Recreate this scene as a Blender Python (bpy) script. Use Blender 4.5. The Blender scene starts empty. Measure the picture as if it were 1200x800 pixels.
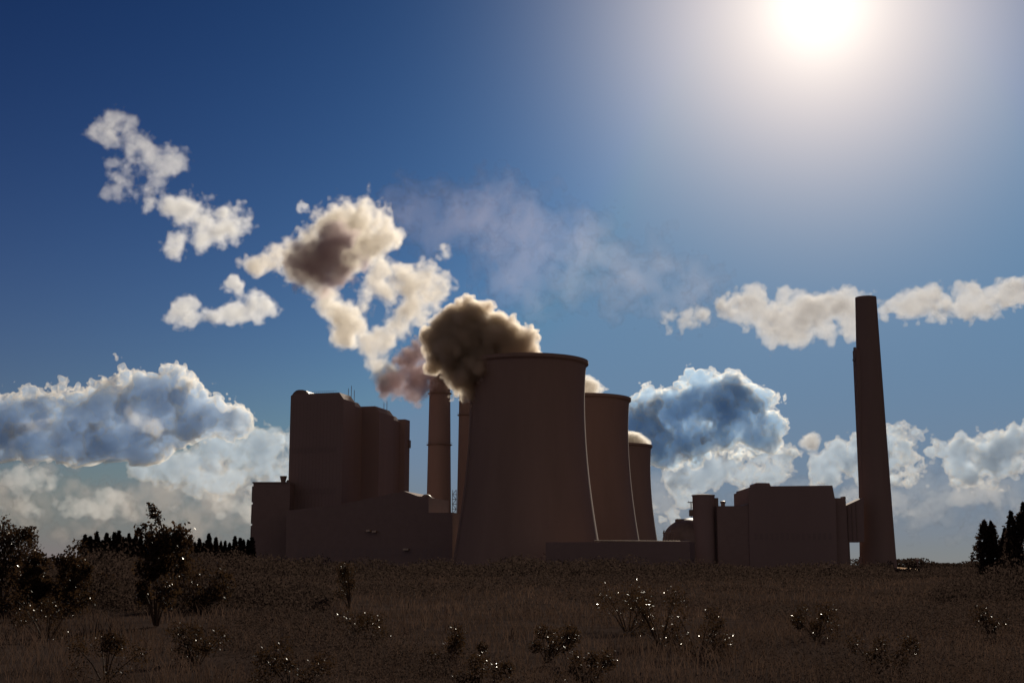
import bpy, math, random
import numpy as np
from mathutils import Vector

# ------------------------------------------------------------------ camera, sky, sun, exposure
SC = bpy.context.scene
COL = SC.collection
F = 1533.0                                   # focal length in pixels of a 1200 px wide frame
PITCH = math.atan(263.0 / F)                 # the horizon lies 263 px below the middle
CAM_H = 2.2
cam_d = bpy.data.cameras.new("camera")
cam_d.sensor_width = 36.0
cam_d.lens = F / 1200.0 * 36.0
cam_d.clip_start = 0.1
cam_d.clip_end = 60000.0
cam = bpy.data.objects.new("camera", cam_d)
COL.objects.link(cam)
cam.location = (0, 0, CAM_H)
cam.rotation_euler = (math.radians(90) + PITCH, 0, 0)
SC.camera = cam

FWD = np.array([0, math.cos(PITCH), math.sin(PITCH)])
UP = np.array([0, -math.sin(PITCH), math.cos(PITCH)])
RGT = np.array([1.0, 0, 0])
EYE = np.array([0, 0, CAM_H])

def ray(px, py):
    return FWD + RGT * (px - 600.0) / F + UP * (400.0 - py) / F

sun_v = ray(958, 8)
sun_v = sun_v / np.linalg.norm(sun_v)
SUN_EL = math.asin(sun_v[2])
SUN_AZ = math.atan2(sun_v[0], sun_v[1])      # clockwise from +Y

world = bpy.data.worlds.new("World")
SC.world = world
world.use_nodes = True
wn, wl = world.node_tree.nodes, world.node_tree.links
wn.clear()
w_out = wn.new("ShaderNodeOutputWorld")
w_bg = wn.new("ShaderNodeBackground")
w_sky = wn.new("ShaderNodeTexSky")
w_sky.sky_type = 'NISHITA'
w_sky.sun_disc = False
w_sky.sun_elevation = SUN_EL
w_sky.sun_rotation = SUN_AZ
w_sky.altitude = 100
w_sky.air_density = 1.0
w_sky.dust_density = 0.4
w_sky.ozone_density = 2.0
w_bg.inputs["Strength"].default_value = 0.1

def vmath(op, a, b):
    n = wn.new("ShaderNodeVectorMath"); n.operation = op
    for i, v in enumerate((a, b)):
        if v is None: continue
        if isinstance(v, (tuple, list)): n.inputs[i].default_value = v
        else: wl.new(v, n.inputs[i])
    return n.outputs["Value"] if op == 'DOT_PRODUCT' else n.outputs[0]
def smath(op, a, b=None, clamp=False):
    n = wn.new("ShaderNodeMath"); n.operation = op; n.use_clamp = clamp
    for i, v in enumerate((a, b)):
        if v is None: continue
        if isinstance(v, (int, float)): n.inputs[i].default_value = v
        else: wl.new(v, n.inputs[i])
    return n.outputs[0]
def mixc(f, a, b):
    n = wn.new("ShaderNodeMix"); n.data_type = 'RGBA'
    for s_, v in ((0, f), (6, a), (7, b)):
        if isinstance(v, (int, float, tuple)): n.inputs[s_].default_value = v
        else: wl.new(v, n.inputs[s_])
    return n.outputs[2]
# the deep, contrasty blue of the photograph: the clear-sky model, steepened
gm = wn.new("ShaderNodeGamma"); gm.inputs[1].default_value = 2.1
wl.new(vmath('MULTIPLY', w_sky.outputs[0], (0.06, 0.06, 0.06)), gm.inputs[0])
sky_c = vmath('MULTIPLY', gm.outputs[0], (3.6, 7.2, 10.5))
sky_c = vmath('MINIMUM', sky_c, (1.05, 2.35, 4.1))
tcw = wn.new("ShaderNodeTexCoord")
dirv = vmath('NORMALIZE', tcw.outputs["Generated"], None)
sep = wn.new("ShaderNodeSeparateXYZ"); wl.new(dirv, sep.inputs[0])
up_ = smath('MAXIMUM', sep.outputs[2], 0.0)
hz = smath('MULTIPLY', smath('POWER', 2.718, smath('MULTIPLY', up_, -10.0)), 0.95)
# glow of the air round the sun
cosang = vmath('DOT_PRODUCT', dirv, tuple(sun_v))
ang = smath('ARCCOSINE', smath('MINIMUM', cosang, 1.0))
# the haze over the horizon, greyer under the sun and more purple away from it
away = smath('MULTIPLY', smath('SUBTRACT', ang, math.radians(24)), 2.6, True)
sky_c = mixc(hz, sky_c, mixc(away, (2.35, 2.35, 2.3, 1), (2.1, 1.5, 1.75, 1)))
def glow(width, amp, col, pw=1.0):
    g = smath('MULTIPLY', smath('POWER', 2.718, smath('MULTIPLY', smath('POWER', smath('DIVIDE', ang, math.radians(width)), pw), -1.0)), amp)
    n = wn.new("ShaderNodeVectorMath"); n.operation = 'SCALE'
    n.inputs[0].default_value = col; wl.new(g, n.inputs["Scale"])
    return n.outputs[0]
g7 = smath('MULTIPLY', smath('POWER', 2.718, smath('MULTIPLY', smath('POWER', smath('DIVIDE', ang, math.radians(7.2)), 1.9), -1.0)), 0.97)
sky_c = mixc(g7, sky_c, (9.2, 7.9, 7.4, 1))
sky_c = vmath('ADD', sky_c, glow(2.1, 6.5, (1.0, 0.96, 0.80), 1.3))
# added fill light for the plant: unseen broken cloud behind the camera
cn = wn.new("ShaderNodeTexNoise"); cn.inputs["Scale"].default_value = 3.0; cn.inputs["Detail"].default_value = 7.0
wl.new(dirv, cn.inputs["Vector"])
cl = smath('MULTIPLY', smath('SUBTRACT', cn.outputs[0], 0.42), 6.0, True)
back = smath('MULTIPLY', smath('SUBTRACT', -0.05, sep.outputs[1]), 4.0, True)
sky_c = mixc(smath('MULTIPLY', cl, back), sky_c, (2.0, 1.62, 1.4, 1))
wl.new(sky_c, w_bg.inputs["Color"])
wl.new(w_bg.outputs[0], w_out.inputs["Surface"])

sun_l = bpy.data.lights.new("sun", 'SUN')
sun_l.energy = 4.0
sun_l.angle = math.radians(0.53)
sun_l.color = (1.0, 0.90, 0.74)
sun = bpy.data.objects.new("sun", sun_l)
COL.objects.link(sun)
sun.location = (0, 0, 300)
sun.rotation_euler = Vector(-sun_v).to_track_quat('-Z', 'Y').to_euler()

SC.view_settings.view_transform = 'Standard'
SC.view_settings.look = 'None'
SC.view_settings.gamma = 1.0
SC.view_settings.use_curve_mapping = False
SC.view_settings.exposure = 0.0
SC.render.engine = 'CYCLES'
cy = SC.cycles
cy.max_bounces = 12
cy.diffuse_bounces = 2
cy.glossy_bounces = 2
cy.transmission_bounces = 2
cy.volume_bounces = 6
cy.transparent_max_bounces = 96
cy.use_denoising = True
cy.caustics_reflective = False
cy.caustics_refractive = False

# ------------------------------------------------------------------ helpers
RNG = np.random.default_rng(7)
random.seed(7)

def at(px, py, Y):
    """World point that lies Y metres ahead (along the ground) in the direction of a photo pixel."""
    d = ray(px, py)
    return EYE + d * (Y / d[1])

def tag(o, label=None, cat=None, group=None, kind=None):
    if label: o["label"] = label
    if cat: o["category"] = cat
    if group: o["group"] = group
    if kind: o["kind"] = kind
    return o

def empty(name, loc, label, cat, group=None, rz=0.0):
    o = bpy.data.objects.new(name, None)
    o.empty_display_size = 2.0
    o.location = loc
    o.rotation_euler.z = rz
    COL.objects.link(o)
    return tag(o, label, cat, group)

class MB:
    """Collects shapes, then links them as ONE mesh object."""
    def __init__(self): self.v, self.f = [], []
    def add(self, vs, fs):
        n = len(self.v)
        self.v += [tuple(map(float, p)) for p in vs]
        self.f += [tuple(i + n for i in q) for q in fs]
        return self
    def box(self, x0, x1, y0, y1, z0, z1):
        return self.add([(x0,y0,z0),(x1,y0,z0),(x1,y1,z0),(x0,y1,z0),(x0,y0,z1),(x1,y0,z1),(x1,y1,z1),(x0,y1,z1)],
                        [(3,2,1,0),(4,5,6,7),(0,1,5,4),(1,2,6,5),(2,3,7,6),(3,0,4,7)])
    def prism_xz(self, pts, y0, y1):
        """outline in x,z (counter-clockwise seen from the camera side) pushed from y0 to y1"""
        n = len(pts)
        vs = [(x, y0, z) for x, z in pts] + [(x, y1, z) for x, z in pts]
        fs = [tuple(range(n)), tuple(range(2*n-1, n-1, -1))]
        for i in range(n):
            j = (i + 1) % n
            fs.append((i, i + n, j + n, j))
        return self.add(vs, fs)
    def lathe(self, prof, cx=0, cy=0, n=32, closed=False, cap=True):
        """profile of (r, z) turned about the vertical axis"""
        m = len(prof)
        vs, fs = [], []
        for r, z in prof:
            for k in range(n):
                a = 2*math.pi*k/n
                vs.append((cx + r*math.cos(a), cy + r*math.sin(a), z))
        for i in range(m if closed else m - 1):
            i2 = (i + 1) % m
            for k in range(n):
                k2 = (k + 1) % n
                fs.append((i*n+k, i*n+k2, i2*n+k2, i2*n+k))
        if cap and not closed:
            fs.append(tuple(range(n-1, -1, -1)))
            fs.append(tuple((m-1)*n + k for k in range(n)))
        return self.add(vs, fs)
    def tube(self, pts, r0, r1=None, n=8):
        r1 = r0 if r1 is None else r1
        P = [np.array(p, float) for p in pts]
        vs, fs = [], []
        for i, p in enumerate(P):
            t = P[min(i+1, len(P)-1)] - P[max(i-1, 0)]
            t = t/ (np.linalg.norm(t) + 1e-9)
            a = np.cross(t, [0.0, 0, 1]) if abs(t[2]) < 0.95 else np.cross(t, [1.0, 0, 0])
            a /= np.linalg.norm(a); b = np.cross(t, a)
            r = r0 + (r1 - r0)*i/max(1, len(P)-1)
            for k in range(n):
                q = 2*math.pi*k/n
                vs.append(p + r*(math.cos(q)*a + math.sin(q)*b))
        for i in range(len(P)-1):
            for k in range(n):
                k2 = (k+1) % n
                fs.append((i*n+k, i*n+k2, (i+1)*n+k2, (i+1)*n+k))
        fs.append(tuple(range(n-1, -1, -1))); fs.append(tuple((len(P)-1)*n+k for k in range(n)))
        return self.add(vs, fs)
    def build(self, name, mat, parent=None, smooth=False, loc=None):
        me = bpy.data.meshes.new(name)
        me.from_pydata(self.v, [], self.f)
        me.update()
        if smooth:
            me.shade_smooth()
            me.set_sharp_from_angle(angle=math.radians(40))
        me.materials.append(mat)
        o = bpy.data.objects.new(name, me)
        COL.objects.link(o)
        if parent is not None: o.parent = parent
        if loc is not None: o.location = loc
        return o

def mesh_np(name, verts, faces, mats, midx=None, smooth=False):
    """fast mesh from arrays; every face has the same number of corners"""
    me = bpy.data.meshes.new(name)
    k = faces.shape[1]
    me.vertices.add(len(verts)); me.vertices.foreach_set("co", np.ascontiguousarray(verts, np.float32).ravel())
    me.loops.add(faces.size); me.loops.foreach_set("vertex_index", np.ascontiguousarray(faces, np.int32).ravel())
    me.polygons.add(len(faces))
    me.polygons.foreach_set("loop_start", np.arange(0, faces.size, k, dtype=np.int32))
    if midx is not None: me.polygons.foreach_set("material_index", np.ascontiguousarray(midx, np.int32))
    for m in mats: me.materials.append(m)
    me.update(calc_edges=True)
    if smooth: me.shade_smooth()
    return me

def link(name, me, parent=None, loc=None):
    o = bpy.data.objects.new(name, me)
    COL.objects.link(o)
    if parent is not None: o.parent = parent
    if loc is not None: o.location = loc
    return o

# ------------------------------------------------------------------ materials
def surf(name, col, rough=0.85, var=0.25, scale=0.05, streak=1.0, spec=0.3, metal=0.0, bump=0.0):
    """principled surface whose colour wanders with noise (streak > 1 stretches the stains downwards)"""
    m = bpy.data.materials.new(name); m.use_nodes = True
    n, l = m.node_tree.nodes, m.node_tree.links
    b = n["Principled BSDF"]
    tc = n.new("ShaderNodeTexCoord"); mp = n.new("ShaderNodeMapping")
    mp.inputs["Scale"].default_value = (scale, scale, scale/streak)
    nz = n.new("ShaderNodeTexNoise"); nz.inputs["Scale"].default_value = 1.0
    nz.inputs["Detail"].default_value = 6.0; nz.inputs["Roughness"].default_value = 0.65
    rp = n.new("ShaderNodeValToRGB")
    lo = [c*(1-var) for c in col]; hi = [min(1, c*(1+var)) for c in col]
    rp.color_ramp.elements[0].position = 0.3; rp.color_ramp.elements[0].color = (*lo, 1)
    rp.color_ramp.elements[1].position = 0.7; rp.color_ramp.elements[1].color = (*hi, 1)
    l.new(tc.outputs["Object"], mp.inputs["Vector"]); l.new(mp.outputs[0], nz.inputs["Vector"])
    l.new(nz.outputs[0], rp.inputs[0]); l.new(rp.outputs[0], b.inputs["Base Color"])
    b.inputs["Roughness"].default_value = rough
    b.inputs["Specular IOR Level"].default_value = spec
    b.inputs["Metallic"].default_value = metal
    if bump:
        bp = n.new("ShaderNodeBump"); bp.inputs["Strength"].default_value = bump
        l.new(nz.outputs[0], bp.inputs["Height"]); l.new(bp.outputs[0], b.inputs["Normal"])
    return m

M = {}
M["concrete"] = surf("stained_concrete", (0.335, 0.225, 0.182), 0.9, 0.10, 0.06, 6.0, 0.2)
M["chimney"] = surf("sooty_concrete", (0.265, 0.185, 0.160), 0.9, 0.10, 0.06, 6.0, 0.2)
M["cladding"] = surf("brown_cladding", (0.285, 0.20, 0.182), 0.85, 0.06, 0.08, 8.0, 0.25)
M["cladding_b"] = surf("weathered_cladding", (0.275, 0.193, 0.176), 0.85, 0.06, 0.08, 5.0, 0.25)
M["brick"] = surf("dark_brick", (0.275, 0.193, 0.172), 0.9, 0.07, 0.3, 1.0, 0.2)
M["steel"] = surf("grey_steel", (0.22, 0.15, 0.12), 0.5, 0.2, 0.3, 1.0, 0.5)
M["metal_roof"] = surf("bare_metal_sheet", (0.55, 0.40, 0.27), 0.35, 0.2, 0.3, 1.0, 0.6, 0.6)
M["glass"] = surf("window_glass", (0.255, 0.182, 0.168), 0.8, 0.05, 0.3, 1.0, 0.3)
M["ground"] = surf("field_soil", (0.045, 0.032, 0.028), 1.0, 0.35, 0.35, 1.0, 0.0)
M["stubble"] = surf("ripe_stubble", (0.55, 0.27, 0.07), 0.9, 0.3, 0.2, 1.0, 0.1)
M["grass"] = surf("dry_grass", (0.080, 0.052, 0.042), 0.95, 0.45, 0.10, 1.0, 0.06)
M["leaf"] = surf("glossy_leaf", (0.050, 0.034, 0.026), 0.24, 0.4, 1.5, 1.0, 0.028)
M["leaf"].node_tree.nodes["Principled BSDF"].inputs["Specular Tint"].default_value = (1.0, 0.72, 0.38, 1)
M["leaf_far"] = surf("matt_leaf", (0.046, 0.031, 0.025), 1.0, 0.4, 0.6, 1.0, 0.0)
def thin(m, amount, gain):
    """a leaf is thin: part of the light that falls on its far side comes through"""
    n, l = m.node_tree.nodes, m.node_tree.links
    p = n["Principled BSDF"]; rp = [q for q in n if q.type == 'VALTORGB'][0]
    out = [q for q in n if q.type == 'OUTPUT_MATERIAL'][0]
    tr = n.new("ShaderNodeBsdfTranslucent"); mx = n.new("ShaderNodeMixShader"); mx.inputs[0].default_value = amount
    k = n.new("ShaderNodeVectorMath"); k.operation = 'MULTIPLY'; k.inputs[1].default_value = gain
    l.new(rp.outputs[0], k.inputs[0]); l.new(k.outputs[0], tr.inputs["Color"])
    l.new(p.outputs[0], mx.inputs[1]); l.new(tr.outputs[0], mx.inputs[2]); l.new(mx.outputs[0], out.inputs["Surface"])
thin(M["leaf_far"], .5, (1.0, 1.0, 1.0)); thin(M["leaf"], .45, (1.0, .8, .5)); thin(M["grass"], .4, (1.0, .95, .85))
M["bark"] = surf("bark", (0.07, 0.045, 0.03), 0.9, 0.3, 3.0, 6.0, 0.1)

# ------------------------------------------------------------------ ground
def ground():
    xs = np.concatenate([-np.geomspace(30000, 6, 60), np.linspace(-5, 5, 5), np.geomspace(6, 30000, 60)])
    ys = np.concatenate([-np.geomspace(3000, 6, 20), np.linspace(-5, 120, 64), np.geomspace(124, 40000, 60)])
    X, Y = np.meshgrid(xs, ys, indexing='ij')
    Z = 0.10*np.sin(X*0.21+1.3)*np.sin(Y*0.17) + 0.07*np.sin(X*0.53)*np.cos(Y*0.41+.6)
    Z *= np.clip(1 - np.hypot(X, Y)/160, 0, 1)
    n, m = X.shape
    V = np.stack([X, Y, Z], -1).reshape(-1, 3)
    i, j = np.meshgrid(np.arange(n-1), np.arange(m-1), indexing='ij')
    a = (i*m + j).ravel()
    Fc = np.stack([a, a+m, a+m+1, a+1], -1)
    o = link("ground", mesh_np("ground", V, Fc, [M["ground"]], smooth=True))
    tag(o, "dark field of soil and weeds reaching to the horizon", "ground", kind="structure")
ground()

# ------------------------------------------------------------------ cooling towers
T_H = at(600, 425, 640)[2]
PX = 640.0/F/math.cos(PITCH)*1.0                    # metres per pixel at 640 m (close enough for radii)
def tower(px, D, label):
    c = at(px, 640, D)
    root = empty("cooling_tower", (c[0], D, 0), label, "cooling tower", "cooling towers of the power plant")
    r_top, r_neck, r_base, z_neck = 70.5*PX*.985, 68.0*PX*.985, 88.5*PX*.985, T_H*0.80
    prof = []
    for i in range(41):
        z = T_H*i/40
        if z <= z_neck:
            a = z_neck/math.sqrt((r_base/r_neck)**2 - 1)
        else:
            a = (T_H - z_neck)/math.sqrt((r_top/r_neck)**2 - 1)
        prof.append((r_neck*math.sqrt(1 + ((z - z_neck)/a)**2), z))
    inner = [(r - 0.9, z) for r, z in reversed(prof)]
    MB().lathe(prof + inner, n=96, closed=True).build("shell", M["concrete"], root, True)
    rt = prof[-1][0]
    MB().lathe([(rt+0.02, T_H-2.2), (rt+1.0, T_H-1.3), (rt+1.0, T_H+0.25), (rt-1.3, T_H+0.25), (rt-1.3, T_H-0.4), (rt+.02, T_H-0.4)], n=96, closed=True).build("rim_walkway", M["concrete"], root, True)
    MB().lathe([(r_base+3, 0), (r_base+3, 2.2), (r_base+2.4, 2.2), (r_base+2.4, 0)], n=64, closed=True).build("basin_wall", M["concrete"], root)
    # meridian ladder with hoops, on the flank turned to the plant
    lad = MB(); ang = math.radians(200)
    for s in (-.35, .35):
        lad.tube([((r+.5)*math.cos(ang) - s*math.sin(ang), (r+.5)*math.sin(ang) + s*math.cos(ang), z) for r, z in prof[1:]], .08, n=5)
    lad.build("ladder", M["steel"], root)
    return root
tower(618, 640, "tallest looking brown concrete cooling tower with a big smoke plume above its rim")
tower(682, 785, "middle cooling tower half hidden behind the largest one with a small puff on top")
tower(723.5, 1096, "smallest looking cooling tower on the far end of the three in line")

# ------------------------------------------------------------------ chimneys
def chimney(px, py_top, D, w_top, w_base, label, bands=(), lip=True):
    b = at(px, 663, D); t = at(px, py_top, D)
    root = empty("chimney", (b[0], D, 0), label, "chimney", "tall chimneys of the power plant")
    s = D/F
    H = t[2]
    rt, rb = w_top*s/2, w_base*s/2
    prof = [(rb + (rt-rb)*q**0.9, H*q) for q in np.linspace(0, 1, 14)]
    prof += [(rt*0.86, H), (rt*0.86, H-8)]
    MB().lathe(prof, n=40).build("shaft", M["chimney"], root, True)
    for q in bands:
        r = rb + (rt-rb)*q**0.9
        pl = MB().lathe([(r+.02, H*q-.5), (r+1.0, H*q), (r+1.0, H*q+.25), (r+.02, H*q+.25)], n=40, closed=True)
        g = pl.build("platform", M["steel"], root)
        MB().lathe([(r+.94, H*q+1.2), (r+1.0, H*q+1.2), (r+1.0, H*q+1.3), (r+.94, H*q+1.3)], n=40, closed=True).build("railing", M["steel"], g)
    return root, H, rt, rb, s
c1, H1, rt1, rb1, s1 = chimney(513.5, 434, 800, 24, 31, "round chimney between boiler house and large cooling tower with smoke at its top", (0.88, 0.62))
# stair tower with landings on the right flank of the first chimney
st = MB(); x0 = rb1 + 0.3
zt = at(528, 574, 800)[2]
for x in (x0, x0+2.2):
    for y in (-1.1, 1.1):
        st.tube([(x, y, 0), (x, y, zt)], .14, n=5)
k, z = 0, 1.5
while z < zt:
    st.box(x0-.3, x0+2.6, -1.3, 1.3, z, z+.22)
    st.tube([(x0 if k % 2 else x0+2.2, -1.0, z), (x0+2.2 if k % 2 else x0, -1.0, z+2.9)], .16, n=4)
    k += 1; z += 2.9
st.build("stair_tower", M["steel"], c1)
chimney(545.5, 453, 835, 17, 23, "narrow chimney tucked behind the left edge of the large cooling tower", (0.84,))
c3, H3, rt3, rb3, s3 = chimney(1029.2, 348.5, 620, 24.6, 42, "lone tall tapering chimney beside the low hall, with a shaft up its left side", ())
# lift shaft / flue along its flank
zt = at(1000, 410, 620)[2]
xl = at(1012.5, 663, 620)[0] - c3.location.x
MB().box(xl, xl+6.0, -3.2, 3.2, 0, zt).build("side_shaft", M["chimney"], c3)
sp = MB().box(xl-.7, xl+1.2, -1.5, 1.5, zt-5.2, zt-4.2)
MB().box(xl-.25, xl+.6, -1, 1, zt, zt+1.2).build('shaft_head', M['steel'], c3)
sp.build("shaft_platform", M["steel"], c3)
MB().box(xl-1.6, xl-.02, -2.5, 2.5, 0, at(1009, 652, 620)[2]).build("pump_box", M["cladding_b"], c3)

# ------------------------------------------------------------------ boiler house
def X(px, Y, py=620): return at(px, py, Y)[0]
def Z(py, Y, px=600): return at(px, py, Y)[2]
BTH = math.radians(15)
bO = (X(338, 705, 560), 705.0)
bh = empty("boiler_house", (bO[0], bO[1], 0), "huge windowless boiler house of staggered blocks left of the chimneys", "boiler house", rz=-BTH)
bc, bs = math.cos(BTH), math.sin(BTH)
def kx(px, py=520): return at(px, py, 1.0)[0] - EYE[0]
def b_x(px, y, py=520):
    """local x at which a point y metres back in the house shows at photo column px"""
    k = kx(px, py); return (k*(bO[1] + y*bc) - bO[0] - y*bs)/(bc + k*bs)
def b_y(px, x, py=520):
    k = kx(px, py); return (bO[0] + x*bc - k*(bO[1] - x*bs))/(k*bc - bs)
def b_z(py, x, y): return at(600, py, bO[1] - x*bs + y*bc)[2]
xA = b_x(401.5, 0); yA = b_y(415, xA); yA2 = b_y(424.5, xA)
zA = b_z(459.5, xA, 0)
MB().prism_xz([(0, 0), (xA, 0), (xA, zA-3.6), (xA-2.6, zA), (2.0, zA), (0, zA-.8)], 0, yA).build("block", M["cladding"], bh)
MB().prism_xz([(4, 0), (xA-.4, 0), (xA-.4, zA-5.5), (xA-2.8, zA-2.4), (4, zA-2.4)], yA+.01, yA2).build("block", M["cladding_b"], bh)
yB = yA2+.02
xB = b_x(444, yB); yB1 = b_y(461, xB); yB2 = b_y(469, xB)
zB = b_z(475.5, xB, yB)
MB().prism_xz([(6, 0), (xB, 0), (xB, zB-3.4), (xB-2.6, zB), (6, zB)], yB, yB1).build("block", M["cladding"], bh)
MB().prism_xz([(8, 0), (xB-.4, 0), (xB-.4, zB-5.2), (xB-2.8, zB-2.2), (8, zB-2.2)], yB1+.01, yB2).build("block", M["cladding_b"], bh)
yC = yB2+.02; xC = b_x(474.5, yC); yC1 = b_y(480, xC)
MB().box(10, xC, yC, yC1, 0, b_z(491, xC, yC)).build("block", M["cladding"], bh)
MB().box(xC+.02, xC+1.0, yC1-3, yC1-.5, b_z(525, xC, yC1), b_z(516, xC, yC1)).build("wall_duct", M["steel"], bh)
ox = 0; xa0, xa1 = 0, xA
# rounded plant room on the roof corner
def roofpt(px, py, y=3): x = b_x(px, y, py); return (x, b_z(py, x, y))
q = [(roofpt(342, 459)[0], zA-.3)] + [roofpt(u, w) for u, w in ((344, 460), (347, 457.4), (350, 456.6), (355, 456.6), (358.5, 457.6), (361, 460))] + [(roofpt(363, 459)[0], zA-.3)]
MB().prism_xz(q[::-1], 3, 22).build("roof_plant_room", M["steel"], bh)
for lst, base in ((((408, 455), (411.5, 452), (415, 457)), zA-2.5), (((450, 472), (453.5, 470)), zB-.1)):
    for u, top in lst:
        yy = (yA if base > zB else yB) + 6
        x = b_x(u, yy, 470)
        x = min(x, (xA if base > zB else xB) - 3.0)
        yy = b_y(u, x, 470)
        MB().tube([(x, yy, base), (x, yy, b_z(top, x, yy))], .16, n=5).build("antenna", M["steel"], bh)
rail = MB().box(xa0+4, xa1-4, .4, .5, zA+1.0, zA+1.1)
for i in range(18): rail.box(xa0+4+i*1.2, xa0+4.08+i*1.2, .4, .5, zA-.02, zA+1.0)
rail.build("roof_railing", M["steel"], bh)
# vertical cladding ribs and long window strips on the front
rb = MB()
for i in range(15):
    x = xa0 + 1.5 + i*(xa1-xa0-3)/14
    rb.box(x, x+.35, -.08, -.003, 3, zA-4)
rb.build("facade_ribs", M["cladding_b"], bh)
for zq in (18, 40, 62):
    w = MB()
    for i in range(13):
        x = xa0 + 2.3 + i*(xa1-xa0-3)/14
        w.box(x, x+1.0, -.12, -.004, zq, zq+3)
    w.build("window_strip", M["glass"], bh)

# annex left of the boiler house
an = empty("annex_building", (X(316, 690), 690, 0), "lower square annex with a funnel vent on its roof, beside the boiler house", "building")
zz = Z(566, 690)
xa, xb = X(292.5, 690, 640)-an.location.x, X(339, 690, 600)-an.location.x
bd = MB().box(xa+.9, xb, 0, 45, 0, zz)
bd.build("wall", M["brick"], an)
lv = MB()
for z0, z1 in ((0, Z(615.5, 690)), (Z(613, 690), Z(590.5, 690)), (Z(588, 690), zz-1.5)):
    lv.box(xa, xa+.88, 1, 44, z0, z1)
lv.build("side_cladding", M["cladding_b"], an)
MB().box(xa+.4, xb, -.4, 45.4, zz+.003, zz+.7).build("roof_edge", M["steel"], an)
u0 = X(329, 690, 560)-an.location.x
MB().lathe([(1.25, zz+.6), (1.3, zz+1.6), (1.9, zz+4.0), (1.95, zz+4.3), (1.6, zz+4.3), (1.2, zz+1.8)], cx=u0, cy=8, n=20).build("funnel_vent", M["steel"], an, True)
cr = MB(); ux = X(304, 690, 566)-an.location.x
cr.tube([(ux, 5, Z(563.6, 690)), (ux+2.0, 5, Z(565, 690)), (ux+4.5, 5, zz+.7)], .14, n=5).tube([(ux+1.3, 5, zz+.6), (ux+1.3, 5, Z(564.4, 690))], .14, n=5)
cr.build("davit_arm", M["steel"], an)
MB().lathe([(.9, zz+.6), (.9, zz+1.8), (.5, zz+2.2)], cx=X(334.5, 690, 565)-an.location.x, cy=8, n=16).build("roof_vent", M["steel"], an)

# low turbine hall in front, with its sloping roof and dome
th = empty("turbine_hall", (X(440, 660), 660, 0), "long low turbine hall before the boiler house, its roof sloping to the chimney", "building")
th.rotation_euler.z = math.radians(-13.5); th.scale.x = 1/math.cos(math.radians(13.5))
tx = th.location.x
Yh = 660
pts = [(X(331, Yh, 640)-tx, 0), (X(531, Yh, 640)-tx, 0), (X(531, Yh, 620)-tx, Z(601, Yh)), (X(503, Yh, 600)-tx, Z(601, Yh)), (X(503, Yh, 585)-tx, Z(583, Yh)),
       (X(490, Yh, 585)-tx, Z(581.5, Yh)), (X(474, Yh, 580)-tx, Z(575.5, Yh)), (X(400, Yh, 600)-tx, Z(590, Yh)), (X(331, Yh, 600)-tx, Z(597, Yh))]
MB().prism_xz(pts, 0, 36).build("wall", M["brick"], th)
w = X(495, Yh, 585)-tx; r = 6.5*Yh/F
MB().lathe([(r*math.cos(a), Z(583.5, Yh) - .5 + r*.95*math.sin(a)) for a in np.linspace(0, 1.5, 9)], cx=w, cy=8, n=28).build("roof_dome", M["steel"], th, True)
for u, v, wd in ((432.5, 621.5, 4.5), (440, 622.5, 5), (477.5, 643.5, 7)):
    x = X(u, Yh, v)-tx; h = Z(v, Yh)
    MB().prism_xz([(x-wd*.2, h-.45), (x+wd*.2, h-.45), (x+wd*.2, h+.45), (x-wd*.2, h+.45)], -2.2, -.01).build("canopy_roof", M["metal_roof"], th)
wsx = MB()
for i in range(22):
    x = X(345, Yh)-tx + i*3.6
    wsx.box(x, x+2.2, -.1, -.005, 7, 11)
wsx.build("window_strip", M["glass"], th)

# long low hall with a pipe along its roof, in front of the far cooling towers
ph = empty("low_hall", (X(750, 560), 560, 0), "long low hall under the cooling towers with a sunlit pipe along its roof edge", "building")
ph.rotation_euler.z = math.radians(-13.5); ph.scale.x = 1/math.cos(math.radians(13.5))
hx = ph.location.x
zt = Z(634.5, 560)
MB().box(X(640, 560)-hx, X(806, 560)-hx, 0, 22, 0, zt).build("wall", M["brick"], ph)
pp = MB().tube([(X(697, 560)-hx, .8, zt+.42), (X(806, 560)-hx, .8, zt-.05)], .36, n=12)
pp.build("roof_pipe", M["metal_roof"], ph, True)
for u in (660, 700, 745, 785):
    MB().box(X(u,560)-hx, X(u,560)-hx+3.2, -.12, -.004, .3, 4.3).build("gate", M["steel"], ph)

# ------------------------------------------------------------------ flue gas plant on the right
YR = 600
dm = empty("domed_tank", (X(814, YR, 634), YR+16, 0), "dark domed tank with a railed stair platform on its left side", "tank")
r = 32.5*YR/F
zb = Z(634, YR)
MB().lathe([(r, 0)] + [(r*math.cos(a), zb + r*.86*math.sin(a)) for a in np.linspace(0, 1.52, 14)], n=48).build("dome", M["steel"], dm, True)
for i, a in enumerate((2.05, 1.75)):
    pass
pl = MB(); dx = X(778, YR, 630)-dm.location.x; zt2 = Z(623.5, YR)
for x in (dx, dx+1.5, dx+3.2, dx+4.3):
    pl.box(x-.2, x+.2, -17.2, -16.8, 0, zt2+(1.0 if x == dx else .6)); pl.box(x-.12, x+.12, -14.2, -13.9, 0, zt2+.6)
pl.box(dx-.3, dx+5.6, -17.4, -13.7, zt2-.5, zt2-.2).box(dx-.3, dx+5.4, -17.1, -17.0, zt2+.5, zt2+.62).box(dx+3.0, dx+4.5, -17, -14, zt2-.2, zt2+1.0)
pl.build("stair_platform", M["steel"], dm)
rw = MB()
zr = Z(607, YR)
rw.box(X(797,YR,607)-dm.location.x, X(813,YR,607)-dm.location.x, -3, 3, zr-5, zr+.2)
rw.build("roof_walkway", M["steel"], dm)

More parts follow.
